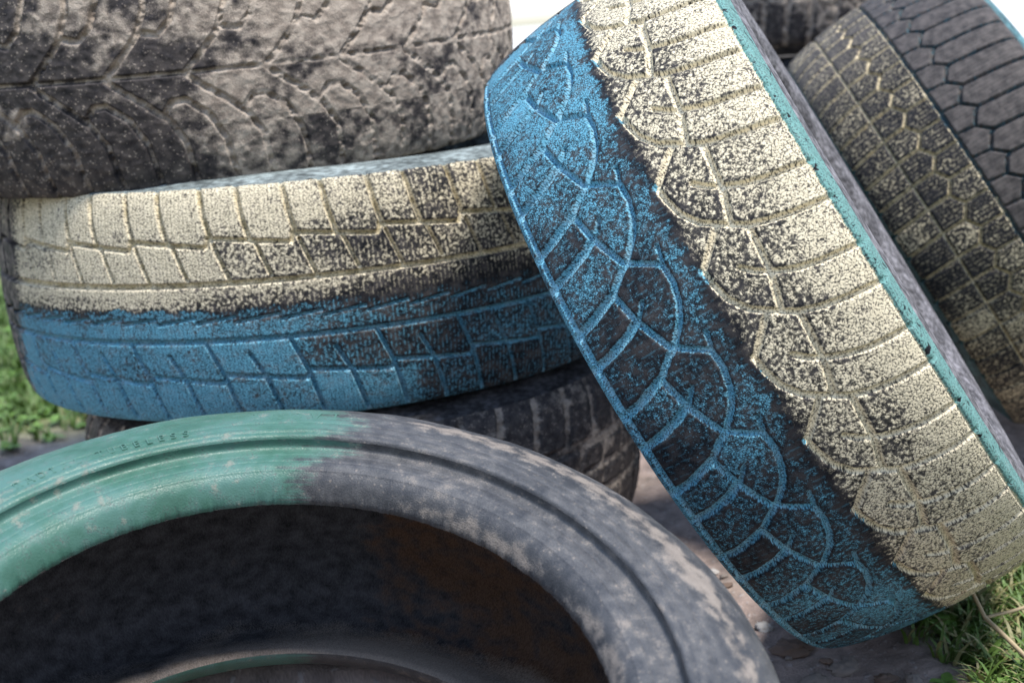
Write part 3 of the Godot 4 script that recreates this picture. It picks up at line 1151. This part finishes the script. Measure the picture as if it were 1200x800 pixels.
func build_ground() -> void:
	var n := FastNoiseLite.new()
	n.seed = 3
	n.frequency = .35
	n.fractal_octaves = 3
	var xs := PackedFloat32Array()
	var zs := PackedFloat32Array()
	var m := 190
	for k in range(-m, m + 1):
		var s := float(k) / m
		xs.append(sinh(s * 6.1) / sinh(6.1) * 130.0)
	for k in range(-m, m + 1):
		var s := float(k) / m
		zs.append(-1.15 + sinh(s * 6.1) / sinh(6.1) * 130.0)
	var st := SurfaceTool.new()
	st.begin(Mesh.PRIMITIVE_TRIANGLES)
	var nx := xs.size()
	var tint := FastNoiseLite.new()
	tint.seed = 8
	tint.frequency = .8
	for z in zs:
		for x in xs:
			var lawn := clampf(lawn_share(x, z) + tint.get_noise_2d(x * 5.0, z * 5.0) * .25, 0, 1)
			var soil := Color(.48, .47, .48)
			var green := Color(.27, .38, .16)
			st.set_color(soil.lerp(green, lawn))
			st.set_uv(Vector2(x, z) * 1.1)
			st.add_vertex(Vector3(x, ground_height(x, z, n), z))
	for j in zs.size() - 1:
		for i in nx - 1:
			var o := j * nx + i
			for q in [o, o + 1, o + nx, o + 1, o + nx + 1, o + nx]:
				st.add_index(q)
	st.generate_normals()
	# soil: brown-grey earth with small stones
	var w := 1024
	var rgb := PackedByteArray(); rgb.resize(w * w * 3)
	var hg := PackedByteArray(); hg.resize(w * w)
	for j in w:
		for i in w:
			var q := (j % NY) * NX + i + (1000 if j >= NY else 0)
			var lo := (low_n[q] - 128) / 128.0
			var mi := (mid_n[q] - 128) / 128.0
			var gr := (grain_n[q] - 128) / 128.0
			var st_ := cell_a[q] > 214 and crack_a[q] > 70
			var v := Vector3(.43, .345, .30) * (1.0 + lo * .40 + mi * .40 + gr * .25)
			if st_:
				v = v.lerp(Vector3(.66, .62, .60), .55)
			var o := j * w + i
			var cc := Color(clampf(v.x, 0, 1), clampf(v.y, 0, 1), clampf(v.z, 0, 1)).linear_to_srgb()
			rgb[o * 3] = int(cc.r * 255)
			rgb[o * 3 + 1] = int(cc.g * 255)
			rgb[o * 3 + 2] = int(cc.b * 255)
			hg[o] = int(clampf(100 + lo * 40 + mi * 60 + gr * 25 + (35 if st_ else 0), 0, 255))
	var mat := StandardMaterial3D.new()
	mat.albedo_texture = ImageTexture.create_from_image(Image.create_from_data(w, w, false, Image.FORMAT_RGB8, rgb))
	mat.vertex_color_use_as_albedo = true
	mat.roughness = .95
	mat.heightmap_enabled = true
	mat.heightmap_texture = ImageTexture.create_from_image(Image.create_from_data(w, w, false, Image.FORMAT_L8, hg))
	mat.heightmap_scale = .5
	var o := part(self, "ground", st.commit(), mat)
	o.set_meta("kind", "structure")
	# added pale sheet beyond the lawn, stands in for the overexposed white background
	var sheet_mat := StandardMaterial3D.new()
	sheet_mat.albedo_color = Color(.50, .49, .47).linear_to_srgb()
	sheet_mat.roughness = .9
	var sheet := PlaneMesh.new()
	sheet.size = Vector2(220, 110)
	var y := part(self, "added_pale_sheet", sheet, sheet_mat)
	y.position = Vector3(0, .03, -60.0)
	y.set_meta("kind", "structure")


func lawn_share(x: float, z: float) -> float:
	# bare soil under and around the heap, lawn beyond it and to the right in front
	var heap := Vector2((x + .05) / 1.05, (z + 1.35) / .75).length()
	var far := smoothstep(.9, 1.25, heap)
	var front := smoothstep(.30, .40, x - .10 * (z + 1.0)) * smoothstep(-1.35, -1.15, z)
	return clampf(maxf(far * float(z < -1.3 or x > 0.3 or x < -.8), front), 0, 1)


# ------------------------------------------------------------------ grass
func blade_mesh(blades: int, hmin: float, hmax: float, wide: float, spread: float, sd: int) -> ArrayMesh:
	var r := RandomNumberGenerator.new()
	r.seed = sd
	var st := SurfaceTool.new()
	st.begin(Mesh.PRIMITIVE_TRIANGLES)
	for b in blades:
		var a := r.randf() * TAU
		var dir := Vector3(cos(a), 0, sin(a))
		var side := Vector3(-sin(a), 0, cos(a))
		var base := Vector3(r.randf_range(-1, 1), 0, r.randf_range(-1, 1)) * spread * .6
		var h := r.randf_range(hmin, hmax)
		var lean := r.randf_range(.2, 1.0) * h
		var ww := wide * r.randf_range(.7, 1.2)
		var tone := r.randf_range(.7, 1.3)
		var col := Color(.075 * tone, .135 * tone, .025 * tone).lerp(Color(.26, .22, .11), .75 if r.randf() < .16 else 0.0)
		var prev := PackedVector3Array()
		for k in 5:
			var f := k / 4.0
			var p := base + Vector3.UP * (h * (f - .25 * f * f * f)) + dir * lean * f * f
			var hwid := ww * .5 * (1.0 - f * f) * (.6 + .9 * sin(minf(f * 2.2, 1.57)) * .5)
			var l := p - side * hwid
			var q := p + side * hwid + dir * hwid * .3
			if k > 0:
				for vv in [prev[0], prev[1], l, prev[1], q, l]:
					st.set_color(col)
					st.add_vertex(vv)
			prev = PackedVector3Array([l, q])
	st.generate_normals()
	return st.commit()


func leaf_mesh(sd: int) -> ArrayMesh:
	# a small low weed of rounded leaves
	var r := RandomNumberGenerator.new()
	r.seed = sd
	var st := SurfaceTool.new()
	st.begin(Mesh.PRIMITIVE_TRIANGLES)
	for b in 7:
		var a := TAU * b / 7.0 + r.randf_range(-.3, .3)
		var dir := Vector3(cos(a), 0, sin(a))
		var side := Vector3(-sin(a), 0, cos(a))
		var L := r.randf_range(.010, .021)
		var up := r.randf_range(.3, .9)
		var tone := r.randf_range(.8, 1.35)
		var col := Color(.09 * tone, .17 * tone, .03 * tone)
		var prev := PackedVector3Array()
		for k in 6:
			var f := k / 5.0
			var p := dir * L * f + Vector3.UP * (L * up * (f - .5 * f * f) + .004)
			var hwid := L * .30 * sin(PI * clampf(.06 + f * .92, 0, 1))
			var l := p - side * hwid + Vector3.UP * hwid * .3
			var q := p + side * hwid + Vector3.UP * hwid * .3
			if k > 0:
				for vv in [prev[0], prev[1], l, prev[1], q, l]:
					st.set_color(col)
					st.add_vertex(vv)
			prev = PackedVector3Array([l, q])
	st.generate_normals()
	return st.commit()


func build_grass() -> void:
	var m := StandardMaterial3D.new()
	m.vertex_color_use_as_albedo = true
	m.roughness = .6
	m.backlight_enabled = true
	m.backlight = Color(.35, .4, .2)
	m.cull_mode = BaseMaterial3D.CULL_DISABLED
	var n := FastNoiseLite.new()
	n.seed = 3
	n.frequency = .35
	n.fractal_octaves = 3
	var r := RandomNumberGenerator.new()
	r.seed = 41
	var patches := [
		["grass", blade_mesh(11, .012, .034, .0042, .012, 5), 9000, Rect2(.28, -1.45, 1.1, 1.0), "green grass and moss growing on the soil beside the big leaning tyre", "grass"],
		["grass", blade_mesh(10, .018, .05, .005, .016, 6), 16000, Rect2(-3.0, -4.6, 6.0, 3.1), "green lawn behind the heap of tyres", "lawn"],
		["weeds", leaf_mesh(4), 900, Rect2(.30, -1.4, 1.0, .9), "low round-leaved weeds among the grass by the leaning tyre", "weeds"],
		["weeds", leaf_mesh(7), 2600, Rect2(-2.0, -3.4, 1.9, 2.0), "low leafy weeds on the lawn behind the flat tyres", "weeds"],
	]
	for p in patches:
		var xf: Array[Transform3D] = []
		var area: Rect2 = p[3]
		var tries := 0
		while xf.size() < p[2] and tries < p[2] * 6:
			tries += 1
			var x := area.position.x + r.randf() * area.size.x
			var z := area.position.y + r.randf() * area.size.y
			if r.randf() > lawn_share(x, z):
				continue
			# nothing grows under the stack behind
			if Vector2(x - .50, z + 2.2).length() < .27:
				continue
			var s := r.randf_range(.6, 1.25)
			xf.append(Transform3D(Basis(Vector3.UP, r.randf() * TAU).scaled(Vector3(s, s * r.randf_range(.7, 1.2), s)), Vector3(x, ground_height(x, z, n) - .002, z)))
		var mm := MultiMesh.new()
		mm.transform_format = MultiMesh.TRANSFORM_3D
		mm.mesh = p[1]
		mm.instance_count = xf.size()
		for k in xf.size():
			mm.set_instance_transform(k, xf[k])
		var o := MultiMeshInstance3D.new()
		o.name = numbered(p[0])
		o.multimesh = mm
		o.material_override = m
		add_child(o)
		describe(o, p[4], p[5])
		o.set_meta("kind", "stuff")


# ------------------------------------------------------------------ small things
func pebble_mesh(sd: int) -> ArrayMesh:
	var n := FastNoiseLite.new()
	n.seed = sd
	n.frequency = .9
	var sp := SphereMesh.new()
	sp.radius = 1.0
	sp.height = 2.0
	sp.radial_segments = 18
	sp.rings = 10
	var arr := sp.get_mesh_arrays()
	var p: PackedVector3Array = arr[Mesh.ARRAY_VERTEX]
	for k in p.size():
		p[k] = p[k] * (1.0 + .8 * n.get_noise_3dv(p[k] * 1.6)) * Vector3(1, .42, .8)
	arr[Mesh.ARRAY_VERTEX] = p
	var st := SurfaceTool.new()
	var me := ArrayMesh.new()
	me.add_surface_from_arrays(Mesh.PRIMITIVE_TRIANGLES, arr)
	st.create_from(me, 0)
	st.generate_normals()
	return st.commit()


func build_small_things() -> void:
	var pale := StandardMaterial3D.new()
	pale.albedo_color = Color(.62, .61, .60)
	pale.roughness = .8
	var brown := StandardMaterial3D.new()
	brown.albedo_color = Color(.38, .32, .285)
	brown.roughness = .9
	var grey := StandardMaterial3D.new()
	grey.albedo_color = Color(.44, .41, .39)
	grey.roughness = .95
	var n := FastNoiseLite.new()
	n.seed = 3
	n.frequency = .35
	n.fractal_octaves = 3
	var kinds := [pebble_mesh(20), pebble_mesh(21), pebble_mesh(22), pebble_mesh(23)]
	var r := RandomNumberGenerator.new()
	r.seed = 9
	for k in 46:
		# on the bare strip between the two front tyres, where the picture shows rubble
		var z := r.randf_range(-1.30, -.96)
		var x := .17 + (z + 1.1) * -.12 + r.randf_range(-.05, .13)
		var size := r.randf_range(.003, .010) if k > 7 else r.randf_range(.011, .017)
		var tone := r.randi() % 5
		var o := MeshInstance3D.new()
		o.name = numbered("stone")
		o.mesh = kinds[k % 4]
		o.material_override = pale if tone == 0 else brown if tone < 3 else grey
		o.transform = Transform3D(Basis(Vector3.UP, r.randf() * TAU).scaled(Vector3.ONE * size), Vector3(x, ground_height(x, z, n) + size * .12, z))
		add_child(o)
		var big := "large " if size > .0105 else "small " if size > .006 else "tiny "
		var what: String = big + "pale chip of stone" if tone == 0 else big + "brown clod of earth" if tone < 3 else big + "grey stone"
		describe(o, what + " on bare soil between the sandy tyre and the leaning tyre", "stone", "stones on the bare soil")
	# a dry stem lying in the grass
	var st := SurfaceTool.new()
	st.begin(Mesh.PRIMITIVE_TRIANGLES)
	var path := [Vector3(.352, .075, -1.085), Vector3(.350, .05, -1.062), Vector3(.353, .036, -1.04), Vector3(.362, .028, -1.015), Vector3(.372, .018, -.99)]
	tube(st, path, .0014, .0022)
	tube(st, [Vector3(.353, .036, -1.04), Vector3(.372, .040, -1.038), Vector3(.392, .042, -1.042)], .0012, .0016)
	st.generate_normals()
	var dry := StandardMaterial3D.new()
	dry.albedo_color = Color(.62, .56, .45)
	dry.roughness = .8
	var stem := MeshInstance3D.new()
	stem.name = "dry_stem"
	stem.mesh = st.commit()
	stem.material_override = dry
	add_child(stem)
	describe(stem, "forked dry plant stem lying in the grass by the leaning tyre", "stem")


func tube(st: SurfaceTool, path: Array, r0: float, r1: float) -> void:
	var prev: Array = []
	for k in path.size():
		var p: Vector3 = path[k]
		var d: Vector3 = (path[mini(k + 1, path.size() - 1)] - path[maxi(k - 1, 0)]).normalized()
		var s := d.cross(Vector3(.3, .2, .9)).normalized()
		var t := d.cross(s)
		var r := lerpf(r0, r1, float(k) / (path.size() - 1))
		var ring: Array = []
		for i in 6:
			ring.append(p + (s * cos(TAU * i / 6.0) + t * sin(TAU * i / 6.0)) * r)
		if k > 0:
			for i in 6:
				var j := (i + 1) % 6
				for v in [prev[i], prev[j], ring[i], prev[j], ring[j], ring[i]]:
					st.add_vertex(v)
		prev = ring
